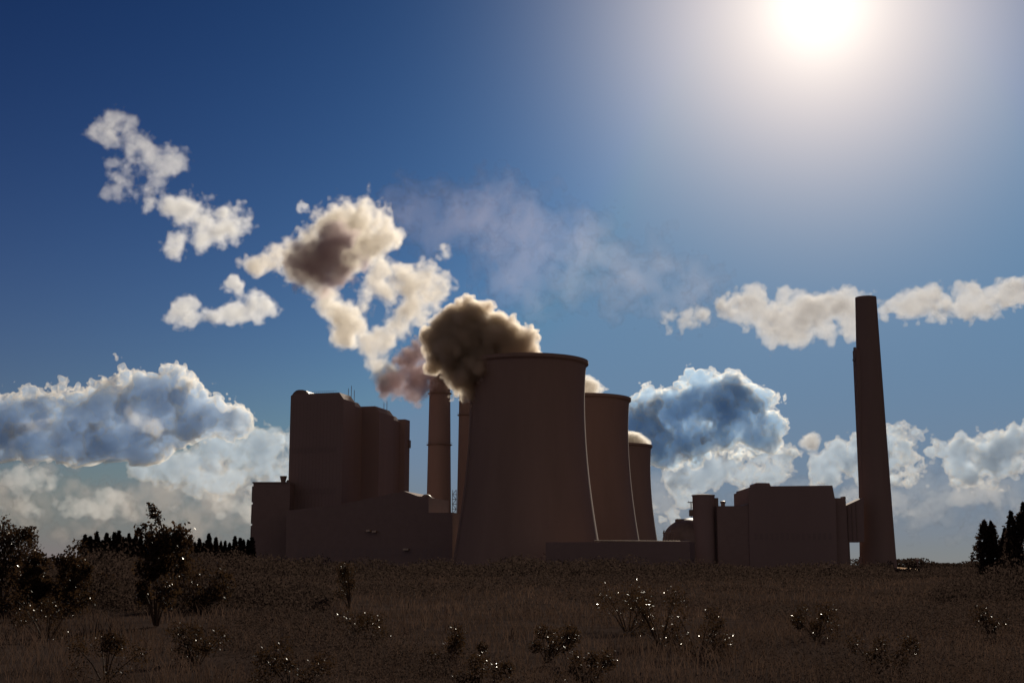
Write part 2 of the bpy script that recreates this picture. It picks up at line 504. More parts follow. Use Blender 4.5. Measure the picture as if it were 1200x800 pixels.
tk = empty("cylindrical_silo", (X(827, YR, 600), YR+6, 0), "round upright silo with flat top between the dome and the low hall", "silo")
rr = 13.0*YR/F; zt3 = Z(579.8, YR+6)
MB().lathe([(rr, 0), (rr, zt3-.5), (rr+.25, zt3-.5), (rr+.25, zt3), (rr*.5, zt3+.35)], n=48).build("shell", M["cladding"], tk, True)
MB().box(rr-1.2, rr+1.5, -1.5, 1.5, 0, Z(582.5, YR)).build("side_duct", M["steel"], tk)
pp = MB(); sx = -rr
pp.box(sx-2.1, sx, -1, 1, Z(588, YR), Z(587, YR)).box(sx-.9, sx-.5, -.2, .2, Z(605, YR), Z(588, YR)).box(sx-1.6, sx+.2, -1, 1, Z(604, YR), Z(596.5, YR)).tube([(sx-2.0, -1, Z(588, YR)), (sx-2.0, -1, Z(585.6, YR))], .1, n=5)
pp.build("gauge_platform", M["steel"], tk)

hl = empty("process_hall", (X(925, YR, 620), YR, 0), "broad dark process hall with stepped flat roof beside the lone chimney", "building")
lx = hl.location.x
def blk(name, a, b, top, y0, y1, mat, z0=0.0):
    return MB().box(X(a, YR, 610)-lx, X(b, YR, 610)-lx, y0, y1, z0, Z(top, YR)).build(name, M[mat], hl)
blk("wing", 841, 880, 592.5, .5, 30, "brick")
MB().prism_xz([(X(868,YR,592)-lx, Z(593,YR)), (X(880,YR,592)-lx, Z(593,YR)), (X(880,YR,592)-lx, Z(588,YR)), (X(876,YR,592)-lx, Z(590.5,YR))], .8, 29).build("roof_hip", M["steel"], hl)
vt = MB().lathe([(2.5*YR/F, Z(593,YR)), (2.5*YR/F, Z(588.5,YR)), (3.2*YR/F, Z(588.5,YR)), (3.2*YR/F, Z(586,YR)), (1.5*YR/F, Z(585.6,YR))], cx=X(850.5,YR,590)-lx, cy=8, n=18)
vt.build("roof_vent", M["steel"], hl)
MB().prism_xz([(X(877.5,YR,620)-lx, 0), (X(979.3,YR,620)-lx, 0), (X(979.3,YR,588)-lx, Z(588,YR)), (X(975.5,YR,570)-lx, Z(568.5,YR)),
               (X(889,YR,570)-lx, Z(569.5,YR)), (X(880,YR,570)-lx, Z(570.2,YR)), (X(880,YR,570)-lx, Z(573,YR)), (X(877,YR,570)-lx, Z(573,YR))], 0, 40).build("wall", M["cladding"], hl)
MB().prism_xz([(X(889.5,YR,566)-lx, Z(570,YR)), (X(906.5,YR,566)-lx, Z(570,YR)), (X(906,YR,566)-lx, Z(567.5,YR)), (X(904.5,YR,566)-lx, Z(564.7,YR)), (X(889.5,YR,566)-lx, Z(564.5,YR))], 6, 24).build("roof_house", M["cladding_b"], hl)
blk("side_block", 978, 993.5, 583, 2, 24, "brick")
MB().box(X(990,YR,583)-lx, X(993,YR,583)-lx, 3, 8, Z(583,YR), Z(581,YR)).build("roof_vent", M["steel"], hl)
blk("side_block", 986, 996.5, 634, 3, 22, "brick")
wn_ = MB()
for i in range(15):
    x = X(884, YR)-lx + i*2.4
    wn_.box(x, x+1.3, -.1, -.004, 14, 17)
wn_.build("window_strip", M["glass"], hl)
fd = empty("flue_duct", (X(1003, YR, 610), YR, 0), "boxy flue duct bridging the gap between process hall and lone chimney", "duct")
fx = fd.location.x
MB().prism_xz([(X(992.5,YR,634)-fx, Z(634.5,YR)), (X(1016,YR,634)-fx, Z(634.5,YR)), (X(1016,YR,600)-fx, Z(582,YR)), (X(992.5,YR,600)-fx, Z(592.5,YR))], 4.5, 17).build("duct_body", M["cladding_b"], fd)
rbs = MB()
for u in (997, 1002, 1007):
    rbs.box(X(u,YR,615)-fx-.15, X(u,YR,615)-fx+.15, 4.2, 4.49, Z(634,YR), Z(594-(u-992)*.45,YR))
rbs.build("stiffener_ribs", M["steel"], fd)


# ------------------------------------------------------------------ clouds, steam and smoke: scattering volumes lit by the sun
def bspline_matrix(n, cell, off):
    """n samples of a lattice with the given cell, cubic B-spline weights"""
    m = int(n/cell) + 6
    W = np.zeros((n, m), np.float32)
    x = np.arange(n)/cell + off
    i = np.floor(x).astype(int); t = x - i
    r = np.arange(n)
    W[r, i] += (1-t)**3/6; W[r, i+1] += (3*t**3 - 6*t**2 + 4)/6
    W[r, i+2] += (-3*t**3 + 3*t**2 + 3*t + 1)/6; W[r, i+3] += t**3/6
    return W
def vnoise(shape, cell, rng):
    ws = [bspline_matrix(n, cell, rng.random()) for n in shape]
    L = rng.standard_normal([w.shape[1] for w in ws]).astype(np.float32)
    L = np.tensordot(ws[0], L, (1, 0))
    L = np.tensordot(L, ws[1], (1, 1)).transpose(0, 2, 1)
    L = np.tensordot(L, ws[2], (2, 1))
    return L*2.9                                           # about unit deviation

def surface_nets(f):
    """quads of the zero level of f (negative inside), vertices in grid units"""
    s = f < 0
    nx, ny, nz = f.shape
    cnt = np.zeros((nx-1, ny-1, nz-1), np.int8)
    corners = [(a, b, c) for a in (0, 1) for b in (0, 1) for c in (0, 1)]
    for a, b, c in corners:
        cnt += s[a:nx-1+a, b:ny-1+b, c:nz-1+c]
    act = (cnt > 0) & (cnt < 8)
    I = np.argwhere(act)
    idx = np.full(act.shape, -1, np.int32); idx[act] = np.arange(len(I), dtype=np.int32)
    vals = {k: f[I[:, 0]+k[0], I[:, 1]+k[1], I[:, 2]+k[2]] for k in corners}
    acc = np.zeros((len(I), 3), np.float32); num = np.zeros(len(I), np.float32)
    for k in corners:
        for ax in range(3):
            if k[ax]: continue
            k2 = tuple(1 if q == ax else k[q] for q in range(3))
            v0, v1 = vals[k], vals[k2]
            cr = (v0 < 0) != (v1 < 0)
            t = np.where(cr, v0/np.where(cr, v0 - v1, 1), 0)
            p = np.zeros((len(I), 3), np.float32); p[:] = k; p[:, ax] = t
            acc[cr] += p[cr]; num[cr] += 1
    V = I + acc/num[:, None]
    quads = []
    for ax in range(3):
        o1, o2 = [q for q in range(3) if q != ax]
        lo = [slice(None)]*3; hi = [slice(None)]*3
        lo[ax] = slice(0, -1); hi[ax] = slice(1, None)
        A, B = s[tuple(lo)], s[tuple(hi)]
        E = np.argwhere(A != B)
        E = E[(E[:, o1] > 0) & (E[:, o2] > 0) & (E[:, o1] < f.shape[o1]-1) & (E[:, o2] < f.shape[o2]-1)]
        inside_first = A[E[:, 0], E[:, 1], E[:, 2]]
        def cell(d1, d2):
            c = E.copy(); c[:, o1] -= d1; c[:, o2] -= d2
            return idx[c[:, 0], c[:, 1], c[:, 2]]
        q = np.stack([cell(1, 1), cell(0, 1), cell(0, 0), cell(1, 0)], -1)
        flip = ~inside_first if ax != 1 else inside_first
        q[~flip] = q[~flip][:, ::-1]
        quads.append(q)
    return V, np.concatenate(quads)

def volume_mat(name, col, density, g, veil=None):
    """scattering medium; the outermost skin also carries a breath of surface so that the puff has a body"""
    m = bpy.data.materials.new(name); m.use_nodes = True
    n, l = m.node_tree.nodes, m.node_tree.links
    n.clear()
    out = n.new("ShaderNodeOutputMaterial")
    pv = n.new("ShaderNodeVolumePrincipled")
    pv.inputs["Color"].default_value = (*col, 1)
    pv.inputs["Density"].default_value = density
    pv.inputs["Anisotropy"].default_value = g
    l.new(pv.outputs[0], out.inputs["Volume"])
    if veil:
        mx = n.new("ShaderNodeMixShader"); mx.inputs[0].default_value = veil
        tr = n.new("ShaderNodeBsdfTransparent"); df = n.new("ShaderNodeBsdfDiffuse")
        df.inputs["Color"].default_value = (*col, 1)
        l.new(tr.outputs[0], mx.inputs[1]); l.new(df.outputs[0], mx.inputs[2])
        l.new(mx.outputs[0], out.inputs["Surface"])
    return m

def puff_cloud(name, label, cat, blobs, depth, seed, kind_mat, vox=1.4, amp=1.0, levels=(0.0, 2.5, 6.5), dens=(0.05, 0.09, 0.30),
               g=0.6, kids=9, flat=None, erode=0.0, group=None, zsq=1.0, kind=None, shell=False):
    """blobs: (px, py, radius[, depth offset][, x stretch]) in photo pixels around the cloud's own distance; grown into a billowing body"""
    rng = np.random.default_rng(seed)
    S = depth/F                                             # metres per pixel at that distance
    B = []
    for b in blobs:
        x, y, r = b[:3]; z = b[3] if len(b) > 3 else 0.0; sx = b[4] if len(b) > 4 else 1.0
        B.append((x, -y, z, r, sx, 1))
        for _ in range(kids):
            d = rng.standard_normal(3); d /= np.linalg.norm(d)
            q = r*rng.uniform(.28, .5)
            cx, cy_, cz = x + d[0]*r*sx*.85, -y + d[1]*r*.85, z + d[2]*r*.85
            B.append((cx, cy_, cz, q, 1.0, 0))
            for _ in range(3):
                e = rng.standard_normal(3); e /= np.linalg.norm(e); e = e + .5*d
                B.append((cx + e[0]*q*.85, cy_ + e[1]*q*.85, cz + e[2]*q*.85, q*rng.uniform(.3, .5), 1.0, 0))
    B = np.array(B)
    pad = 20.0
    lo = np.array([(B[:, 0]-B[:, 3]*B[:, 4]).min(), (B[:, 1]-B[:, 3]).min(), (B[:, 2]-B[:, 3]).min()]) - pad
    hi = np.array([(B[:, 0]+B[:, 3]*B[:, 4]).max(), (B[:, 1]+B[:, 3]).max(), (B[:, 2]+B[:, 3]).max()]) + pad
    shape = np.ceil((hi-lo)/vox).astype(int) + 1
    f = np.full(shape, 40.0, np.float32)
    acc = np.zeros(shape, np.float32)
    ax = [lo[i] + np.arange(shape[i])*vox for i in range(3)]
    K = 5.0
    for x, y, z, r, sx, main in B:
        R = r + 16
        sl = []
        for i, c, rr in ((0, x, (r + 16)*sx), (1, y, R), (2, z, R)):
            a0 = max(0, int((c-rr-lo[i])/vox)); a1 = min(shape[i], int((c+rr-lo[i])/vox)+2)
            sl.append(slice(a0, a1))
        gx, gy, gz = [ax[i][sl[i]] for i in range(3)]
        d = np.sqrt(((gx[:, None, None]-x)/sx)**2 + (gy[None, :, None]-y)**2 + (gz[None, None, :]-z)**2) - r
        t = tuple(sl)
        if main: acc[t] += np.exp(np.clip(-d/K, -8, 12))
        else: np.minimum(f[t], d, out=f[t])
    np.minimum(f, -K*np.log(np.maximum(acc, 3e-4)), out=f)
    disp = np.zeros(shape, np.float32)
    for cell, a in ((34, 4.0), (16, 3.4), (8, 2.2), (4, 1.3), (2.4, .8)):
        c = cell/vox
        if c < 1.2: continue
        n = vnoise(shape, c, rng)
        disp += amp*a*((np.abs(n) - .7) if cell < 20 else n*.8)
    f -= disp
    if erode:
        e = vnoise(shape, 15/vox, rng)
        for cell, a in ((7.5, .7), (3.8, .5), (2.2, .35)):
            if cell/vox >= 1.2: e += a*vnoise(shape, cell/vox, rng)
        f += erode*e
    if flat is not None:                                    # level base
        f = np.maximum(f, (-flat - ax[1])[None, :, None] + 4.5*vnoise(shape, 24/vox, rng) + 1.8*vnoise(shape, 9/vox, rng))
    for i in range(3):
        e = [slice(None)]*3
        for k in (0, 1, -1, -2):
            e[i] = k; f[tuple(e)] = np.maximum(f[tuple(e)], 3.0 + levels[-1])
    c0 = np.array([(lo[0]+hi[0])/2, lo[1], (lo[2]+hi[2])/2])
    org = EYE + depth*(FWD + RGT*(c0[0]-600)/F + UP*(400 + c0[1])/F)
    Vs, Fs, mi, mats, off = [], [], [], [], 0
    for k, (lv, dn) in enumerate(zip(levels, dens)):
        V, Q = surface_nets(f + lv)
        if len(Q) < 12: continue
        Vs.append(V); Fs.append(Q + off); off += len(V)
        mi.append(np.full(len(Q), len(mats)))
        if shell and k == 0:                                # the bright skin is hollow: the body inside has a medium of its own
            V, Q = surface_nets(f + levels[1] - .3)
            Vs.append(V); Fs.append(Q[:, ::-1] + off); off += len(V); mi.append(np.full(len(Q), len(mats)))
        mats.append(volume_mat(name + "_medium", kind_mat[min(k, len(kind_mat)-1)] if isinstance(kind_mat[0], tuple) else kind_mat, dn/S, g, 0.02 if k == 0 else None))
    V = np.concatenate(Vs)*vox + lo
    W = ((V[:, :1]-c0[0])*RGT + (V[:, 1:2]-c0[1])*UP + (V[:, 2:3]-c0[2])*zsq*FWD)*S
    o = link(name, mesh_np(name, W, np.concatenate(Fs), mats, np.concatenate(mi), True), loc=tuple(org))
    return tag(o, label, cat, group, kind)

WHITE = (0.955, 0.955, 0.955)
STEAM = (0.97, 0.93, 0.87)
SMOKE = (0.82, 0.70, 0.70)
BROWN = (0.985, 0.905, 0.80)
BLUE = ((0.975, 0.95, 0.90), (0.56, 0.77, 0.985))  # bright skin, then body: blue of air and shade put into the body colour
MAUVE = ((0.98, 0.935, 0.87), (0.62, 0.755, 0.93))  # same pairing, with a purpler belly shade in the body colour
CREAM = ((0.98, 0.95, 0.90), (0.93, 0.92, 0.92))
LAYER = ((0.98, 0.945, 0.885), (0.74, 0.85, 0.97))  # skin and body again, a weaker blue shade coloured into the body

# --- steam and smoke of the plant
ST = "steam from the cooling towers"
puff_cloud("steam_plume", "thick brown-shadowed steam plume rolling off the rim of the large cooling tower", "steam plume",
    [(622,421,12),(604,410,20),(580,398,28,4),(553,391,30,8),(528,388,26,10),(508,395,15,12),(522,414,22,10),(545,424,25,4),(575,424,22),(541,444,14),(550,459,8)],
    640, 11, BROWN, vox=1.0, amp=1.0, dens=(.07,.10,.19), g=.5, group=ST)
puff_cloud("steam_plume", "short cream puff showing above the middle cooling tower's rim", "steam plume",
    [(688,460,12),(695,453,8),(703,460,6),(712,464,4),(684,450,8)], 785, 12, STEAM, vox=.7, amp=.5, levels=(0,1.5,3.5), dens=(.05,.08,.15), g=.5, group=ST, erode=.8)
puff_cloud("steam_plume", "small cream wisp leaning off the smallest looking cooling tower", "steam plume",
    [(736,524,10),(742,519,7),(749,523,4.5),(755,526,3),(729,516,8)], 1096, 13, STEAM, vox=.7, amp=.4, levels=(0,1.2,2.8), dens=(.05,.08,.15), g=.5, group=ST, kids=6, erode=.6)
puff_cloud("steam_cloud", "big cream steam cloud drifting above the boiler house, dark brown at its heart", "steam cloud",
    [(296,312,11),(318,305,15),(340,298,18),(365,284,22),(392,268,26),(420,258,26),(443,258,20),(456,274,13),(430,285,24),(402,305,24),(368,312,20),(345,318,12),
     (384,345,15),(398,362,14),(404,378,12),(402,392,8)],
    760, 14, STEAM, vox=1.0, amp=1.0, levels=(0,2,4.5,8), dens=(.013,.02,.03,.05), g=.55, erode=2.6, group=None, zsq=.8)
puff_cloud("steam_cloud", "ragged white steam trail between the rolling plume and the high steam cloud", "steam cloud",
    [(452,338,18),(475,330,18),(500,325,17),(520,338,15),(515,303,6),(524,300,5),(508,352,17),(485,362,17),(462,375,15),(446,392,13),(445,320,14),(430,345,12),(420,366,9),(436,408,10),(440,424,9),(450,436,8),(478,385,13),(500,375,12)],
    740, 15, STEAM, vox=1.0, amp=.9, levels=(0,2,4.5,8), dens=(.009,.014,.02,.02), g=.5, erode=3.2)
puff_cloud("smoke_cloud", "dark brown clot added in front as the shaded heart of the high steam cloud", "smoke",  # added puff: shade of the steam's dense core put into its darker colour
    [(370,308,19),(388,298,24),(405,286,20),(402,318,20),(378,324,17),(418,302,15),(355,302,13),(392,338,10)],
    700, 116, SMOKE, vox=1.05, amp=1.3, levels=(0,3,6,10), dens=(.010,.018,.03,.05), g=.45, erode=2.4)
puff_cloud("smoke_cloud", "thin purple-grey smoke trailing left from the round chimney's top", "smoke",
    [(506,430,10),(496,434,13),(482,436,15),(466,442,14),(452,448,11),(484,418,14),(490,404,12),(470,426,12),(478,456,10),(494,450,12),(500,416,11),(460,456,9),(488,466,7)],
    790, 17, SMOKE, vox=.95, amp=.9, levels=(0,2,4.5), dens=(.03,.05,.06), g=.1, erode=2.4)
puff_cloud("smoke_cloud", "golden backlit smoke curling over the tops of the two round chimneys", "smoke",
    [(508,437,4),(515,434,6),(522,434,6),(529,439,6),(536,446,6),(541,455,5),(545,462,4),(532,430,7),(540,436,7)],
    800, 18, STEAM, vox=.8, amp=.6, levels=(0,1.5,3.5), dens=(.03,.05,.08), g=.6, erode=1.0)

# --- clouds
CL = "clouds in the sky"
def cloud(label, blobs, depth, seed, col=None, **k):
    k.setdefault("group", CL)
    return puff_cloud("cloud", label, "cloud", blobs, depth, seed, col or WHITE, **k)
cloud("large dark-bellied cumulus with a bright upper rim low in the sky left of the plant",
    [(-20,492,34),(20,486,30),(52,480,28),(90,488,30),(125,478,30),(155,470,30),(186,466,28),(215,472,28),(244,482,28),(268,492,20),(284,496,12),(40,512,28),(80,514,27),(120,514,30),(160,512,29),(195,506,26),(0,515,26),(-40,505,34)],
    7000, 21, vox=1.05, amp=1.6, flat=542, levels=(0,2.8), dens=(.12,.08), zsq=.9, erode=2.2, g=.6, col=MAUVE, shell=True)
cloud("cream ragged cloud shelf below the large left cumulus, reaching behind the boiler house",
    [(170,552,10,0,1.6),(205,545,14,0,1.5),(240,540,15,0,1.4),(270,530,16),(300,522,14),(325,515,13),(345,512,14),(250,520,14),(225,560,10,0,2),(280,560,13,0,1.6),(315,552,16,0,1.3),(345,555,16),(365,530,12)],
    9000, 22, vox=1.1, amp=1.3, levels=(0,3), dens=(.03,.06), erode=2.8, zsq=.8, g=.5, col=LAYER, shell=True)
cloud("low pinkish cloud streaks just above the poplar row",
    [(25,558,8,0,2),(55,562,8,0,2),(80,556,6,0,2),(90,592,9,0,2.2),(130,585,10,0,2),(165,590,9,0,2),(120,600,8,0,2.4),(220,580,9,0,2.5),(260,590,10,0,2),(30,600,7,0,3),(300,600,10,0,2)],
    9500, 23, vox=1.3, amp=.8, levels=(0,2,4.5), dens=(.008,.012,.016), erode=3.0, zsq=.6)
cloud("torn wispy white cloud, uppermost on the left of the sky",
    [(108,153,6),(118,146,7),(130,140,7),(142,138,7),(152,148,7),(156,160,7),(166,172,7),(176,184,7),(182,198,8),(182,214,8),(172,226,8),(158,228,7),(146,216,7),(138,224,6),(134,208,7),(146,196,8),(152,182,7),(138,170,6),(128,156,6),(194,200,6),(200,190,7),(210,186,7),(216,194,6),(124,166,5),(162,206,6)],
    5000, 24, vox=.95, amp=.9, levels=(0,2,4.5), dens=(.007,.011,.016), g=.55, erode=2.7, zsq=.7, kids=6)
cloud("small cumulus with a grey flat heart below the torn wispy cloud",
    [(178,238,11),(198,240,14),(220,244,16),(242,247,16),(264,253,14),(280,259,10),(215,256,13),(240,260,13),(212,280,11),(235,278,12),(257,279,11),(272,270,11),(198,284,7)],
    5200, 25, vox=1.0, amp=.9, levels=(0,2,4.5,8), dens=(.010,.018,.028,.045), g=.55, erode=2.0)
cloud("flat little cumulus under the high steam cloud, left of the boiler house",
    [(200,369,6),(215,363,9),(228,357,10),(226,370,10),(245,368,11),(262,366,9),(280,364,10),(298,358,11),(315,360,8),(330,362,4)],
    6000, 26, vox=1.0, amp=.8, levels=(0,2,4.5), dens=(.012,.02,.035), g=.55, erode=2.2)
cloud("tiny white cloud fragment beside the high steam cloud",
    [(267,336,5),(274,332,7),(279,336,6)], 6000, 27, vox=.9, amp=.6, dens=(.015,.025,.05), g=.55, erode=1.6, levels=(0,1.5,3.5))
cloud("tiny torn scrap of cloud above the high steam cloud",
    [(351,242,3),(356,244,3),(360,248,2)], 5500, 28, vox=.7, amp=.5, dens=(.012,.02,.04), g=.55, erode=2.2, levels=(0,1.2,3), kids=5)
cloud("long cream cumulus behind the top of the lone chimney",
    [(795,374,12,0,1.6),(822,368,14,0,1.2),(848,362,12),(870,372,13),(893,370,16),(918,368,17),(943,366,18),(968,362,18),(990,358,15),(1005,364,14),(1000,378,15),(970,385,13),(940,388,12),(912,390,9),(1000,340,6),(920,343,8),(890,345,6),(1030,355,5),(1034,365,5)],
    6000, 29, vox=1.0, amp=1.1, levels=(0,3), dens=(.022,.05), g=.4, erode=2.5, col=CREAM, shell=True)
cloud("white cumulus right of the lone chimney's top",
    [(1052,357,8),(1070,353,11),(1092,352,12),(1112,358,11),(1132,362,12),(1155,358,13),(1178,350,13),(1200,345,14),(1220,340,14),(1135,340,5),(1138,344,5),(1172,322,4)],
    6000, 30, vox=1.0, amp=1.1, levels=(0,3), dens=(.022,.05), g=.4, erode=2.5, col=CREAM, shell=True)
cloud("tall blue-shadowed cumulus with a bright crest between cooling towers and lone chimney",
    [(725,505,30),(760,494,27),(795,484,26),(825,476,26),(853,476,26),(880,488,22),(895,497,15),(780,518,26),(815,514,28),(850,512,26),(880,514,18),(900,510,10),(735,525,24)],
    6500, 31, vox=.95, amp=1.6, flat=550, levels=(0,2.6), dens=(.11,.085), zsq=.9, erode=1.6, g=.5, col=BLUE, shell=True)
cloud("broad broken cloud bank behind the process hall and lone chimney",
    [(800,555,11,0,1.6),(830,548,12,0,1.4),(860,540,13),(885,532,14),(905,524,10),(925,535,13),(955,540,14),(985,534,14),(1010,526,15),(1035,524,14),(1058,520,14),(1076,508,9),(1095,526,14),(1125,530,14),(1155,526,14),(1185,522,15),(1215,520,16),
     (870,560,12,0,1.6),(910,556,13,0,1.5),(960,558,12,0,1.8),(1020,550,14,0,1.6),(1070,550,13,0,1.6),(1120,552,12,0,1.8),(1180,548,12,0,1.6),(800,578,9,0,2),(780,600,8,0,2)],
    8500, 32, vox=1.05, amp=1.4, levels=(0,2.6), dens=(.05,.075), erode=2.6, zsq=.9, g=.4, col=LAYER, shell=True)
cloud("low grey-blue cloud layer near the horizon between lone chimney and dark conifers",
    [(1060,585,10,0,2.5),(1110,582,11,0,2.4),(1160,578,10,0,2.4),(1200,585,10,0,2),(1080,602,9,0,3),(1010,580,9,0,2)],
    9500, 33, vox=1.35, amp=.8, levels=(0,2,4.5), dens=(.004,.007,.010), erode=3.0, zsq=.6, g=.35)
cloud("tiny round cloud alone between tall cumulus and lone chimney",
    [(945,519,4),(950,517,5),(954,520,4)], 6000, 34, vox=.8, amp=.6, dens=(.02,.03,.06), g=.35, erode=1.6, levels=(0,1.5,3.5), kids=6)
cloud("faint pinkish veil of thin cloud above the cooling towers",
    [(500,262,34,0,1.4),(560,250,38,0,1.4),(620,268,42,0,1.3),(680,300,42,0,1.3),(620,320,34,0,1.4),(740,325,36,0,1.4),(800,345,28,0,1.6)],
    6500, 35, vox=2.2, amp=1.2, dens=(.00024,.0003,.0004), g=.6, erode=8.0, levels=(0,8,15), col=(.985,.83,.80))

cloud("small bright cloud puffs floating in front of the large dark-bellied cumulus",
    [(30,497,3.5,0,1.8),(62,494,3.5,0,1.6),(92,499,4.5,0,1.5),(72,509,3.5,0,1.6),(125,492,4.5,0,1.4),(150,484,6.5),(160,494,5.5),(172,502,5),(182,508,4,0,1.6),(128,483,3.5)],
    6200, 36, vox=1.0, amp=.8, levels=(0,2,4.5), dens=(.007,.012,.02), erode=2.0, g=.6, zsq=.7)
cloud("pale peach haze cloud filling the low sky between the large left cumulus and the poplars",
    [(-20,575,22,0,2.4),(60,580,22,0,2.4),(130,590,22,0,2.4),(200,580,24,0,2.2),(260,585,24,0,2.2),(320,575,24,0,2),(100,615,14,0,3),(220,615,14,0,3),(320,610,16,0,2.4),(240,548,16,0,2),(-60,605,16,0,3)],
    10500, 37, vox=2.0, amp=1.5, levels=(0,5,10), dens=(.0022,.0028,.004), erode=6.0, g=.5, zsq=.6, col=(.985,.84,.74))
cloud("pale hazy cloud layer in the low sky behind the process hall and lone chimney",
    [(780,585,20,0,2),(850,575,20,0,2),(930,575,22,0,2.2),(1010,585,22,0,2),(1090,580,22,0,2.4),(1170,575,24,0,2.2),(1240,570,22,0,2),(1100,610,14,0,3),(1190,605,14,0,2.6),(820,612,12,0,3)],
    10500, 38, vox=2.0, amp=1.5, levels=(0,5,10), dens=(.0016,.0022,.003), erode=6.0, g=.3, zsq=.6)

# ------------------------------------------------------------------ vegetation
def leaf_quads(P, size, rng, stretch=1.8):
    """one rhombic leaf per point, turned at random"""
    n = len(P)
    a = rng.standard_normal((n, 3)); a /= np.linalg.norm(a, axis=1)[:, None]
    b = np.cross(a, rng.standard_normal((n, 3))); b /= np.linalg.norm(b, axis=1)[:, None]
    sz = (size*rng.uniform(.6, 1.3, n))[:, None]
    V = np.stack([P - a*sz*stretch*.5, P + b*sz*.5, P + a*sz*stretch*.5, P - b*sz*.5], 1).reshape(-1, 3)
    return V, np.arange(n*4).reshape(-1, 4)

def bush_points(n, w, h, rng, lumps=9, base=0.12):
    """points in lumps that fill a shrub of width w and height h"""
    L = []
    for _ in range(lumps):
        x, y = rng.uniform(-.36, .36, 2)*w
        z = rng.uniform(base, .8)*h
        L.append((x, y, z, rng.uniform(.13, .24)*min(w, h*1.2)))
    L = np.array(L)
    k = rng.integers(0, len(L), n)
    d = rng.standard_normal((n, 3)); d /= np.linalg.norm(d, axis=1)[:, None]
    P = L[k, :3] + d*(L[k, 3:]*rng.uniform(.35, 1.15, n)[:, None])
    P[:, 2] = np.maximum(P[:, 2], .03)
    return P, L

def shrub(px, Y, w, h, label, n=700, size=.07, seed=1, name="shrub", mat="leaf", cat="shrub", group="shrubs in the field", extra=None, z0=0.0):
    rng = np.random.default_rng(seed)
    c = at(px, 663, Y)
    root = empty(name, (c[0], Y, z0), label, cat, group)
    P, L = bush_points(n, w, h, rng)
    st = MB()
    for x, y, z, r in L:
        st.tube([(x*.1, y*.1, 0), (x*.5, y*.5, z*.55), (x, y, z)], .02*h/1.5+.004, .006, n=5)
    if extra: P = np.concatenate([P, extra(st, rng)])
    V, Q = leaf_quads(P, size, rng)
    link("crown", mesh_np("crown", V, Q, [M[mat]]), root)
    st.build("trunk", M["bark"], root)
    return root

def spray(st, rng, pts, r0, n, spread, droop=.0):
    """a limb with a feathery run of leaves along it"""
    st.tube(pts, r0, .008, n=6)
    P = np.array(pts, float)
    t = rng.uniform(.15, 1.0, n)*(len(P)-1)
    i = np.minimum(t.astype(int), len(P)-2); u = (t-i)[:, None]
    q = P[i]*(1-u) + P[i+1]*u
    d = rng.standard_normal((n, 3))*spread*(1.1 - .55*(t/(len(P)-1)))[:, None]
    d[:, 2] -= droop*spread
    return q + d

def tree_left(st, rng):
    k = 50/F
    def p(px, py, dy=0): return ((px-186)*k, dy, (663-py)*k + 2.2)
    out = [spray(st, rng, [p(190,650), p(192,630), p(184,610), p(177,600), p(172,592)], .05, 230, .13),
           spray(st, rng, [p(184,612), p(178,606), p(171,604)], .02, 30, .07, .5),
           spray(st, rng, [p(182,648), p(172,634), p(166,625), p(158,618)], .03, 70, .09),
           spray(st, rng, [p(172,634), p(168,620), p(166,614)], .02, 40, .08),
           spray(st, rng, [p(170,632), p(162,626), p(158,623)], .02, 36, .07),
           spray(st, rng, [p(186,645), p(178,628), p(175,618)], .03, 120, .18)]
    for _ in range(40):
        a = rng.uniform(0, 1); x = rng.uniform(178, 216)
        top = np.interp(x, [176, 186, 194, 205, 212, 218], [640, 628, 618, 614, 622, 634])
        y = rng.uniform(top+3, 668)
        c = np.array(p(x, y, rng.uniform(-.6, .6)))
        out.append(c + rng.standard_normal((80, 3))*.17)
    return np.concatenate(out)
shrub(186, 50, 1.8, 3.2, "bushy young tree with one long feathery branch leaning left above the poplar row", 1500, .085, 3, "young_tree", "leaf", "tree", None, tree_left)

def ragged(w, h, n, lump):
    def fn(st, rng):
        out = []
        for _ in range(n):
            x = rng.uniform(-.5, .5)*w; y = rng.uniform(-.3, .3)*w
            z = rng.uniform(.0, 1.0)*h*(1 - (abs(x)/(w*.56))**2)
            out.append(np.array([x, y, z]) + rng.standard_normal((75, 3))*lump)
        return np.concatenate(out)
    return fn
shrub(2, 62, 3.4, 4.6, "tall dark bushy tree cut by the left edge of the photo", 3600, .085, 4, "bushy_tree", "leaf", "tree", None, ragged(3.4, 4.3, 70, .2))
shrub(42, 60, 1.5, 3.4, "narrow ragged tree just right of the tall tree at the picture edge", 1600, .08, 5, "bushy_tree", "leaf", "tree", None, ragged(1.6, 3.5, 40, .15))
shrub(86, 58, 1.6, 3.5, "small ragged tree with a pointed twig at the near end of the poplar row", 1600, .08, 6, "bushy_tree", "leaf", "tree", None, ragged(1.5, 3.2, 40, .15))
shrub(68, 60, 2.2, 2.6, "rounded bush between the two ragged trees on the left", 2600, .08, 7, "bush", "leaf", "bush", None)
shrub(115, 75, 3.0, 2.9, "spreading bush in front of the poplar row", 3200, .09, 8, "bush", "leaf", "bush", None)
shrub(236, 64, 3.6, 2.4, "low wide bush right of the young tree with the leaning branch", 3200, .08, 9, "bush", "leaf", "bush", None)

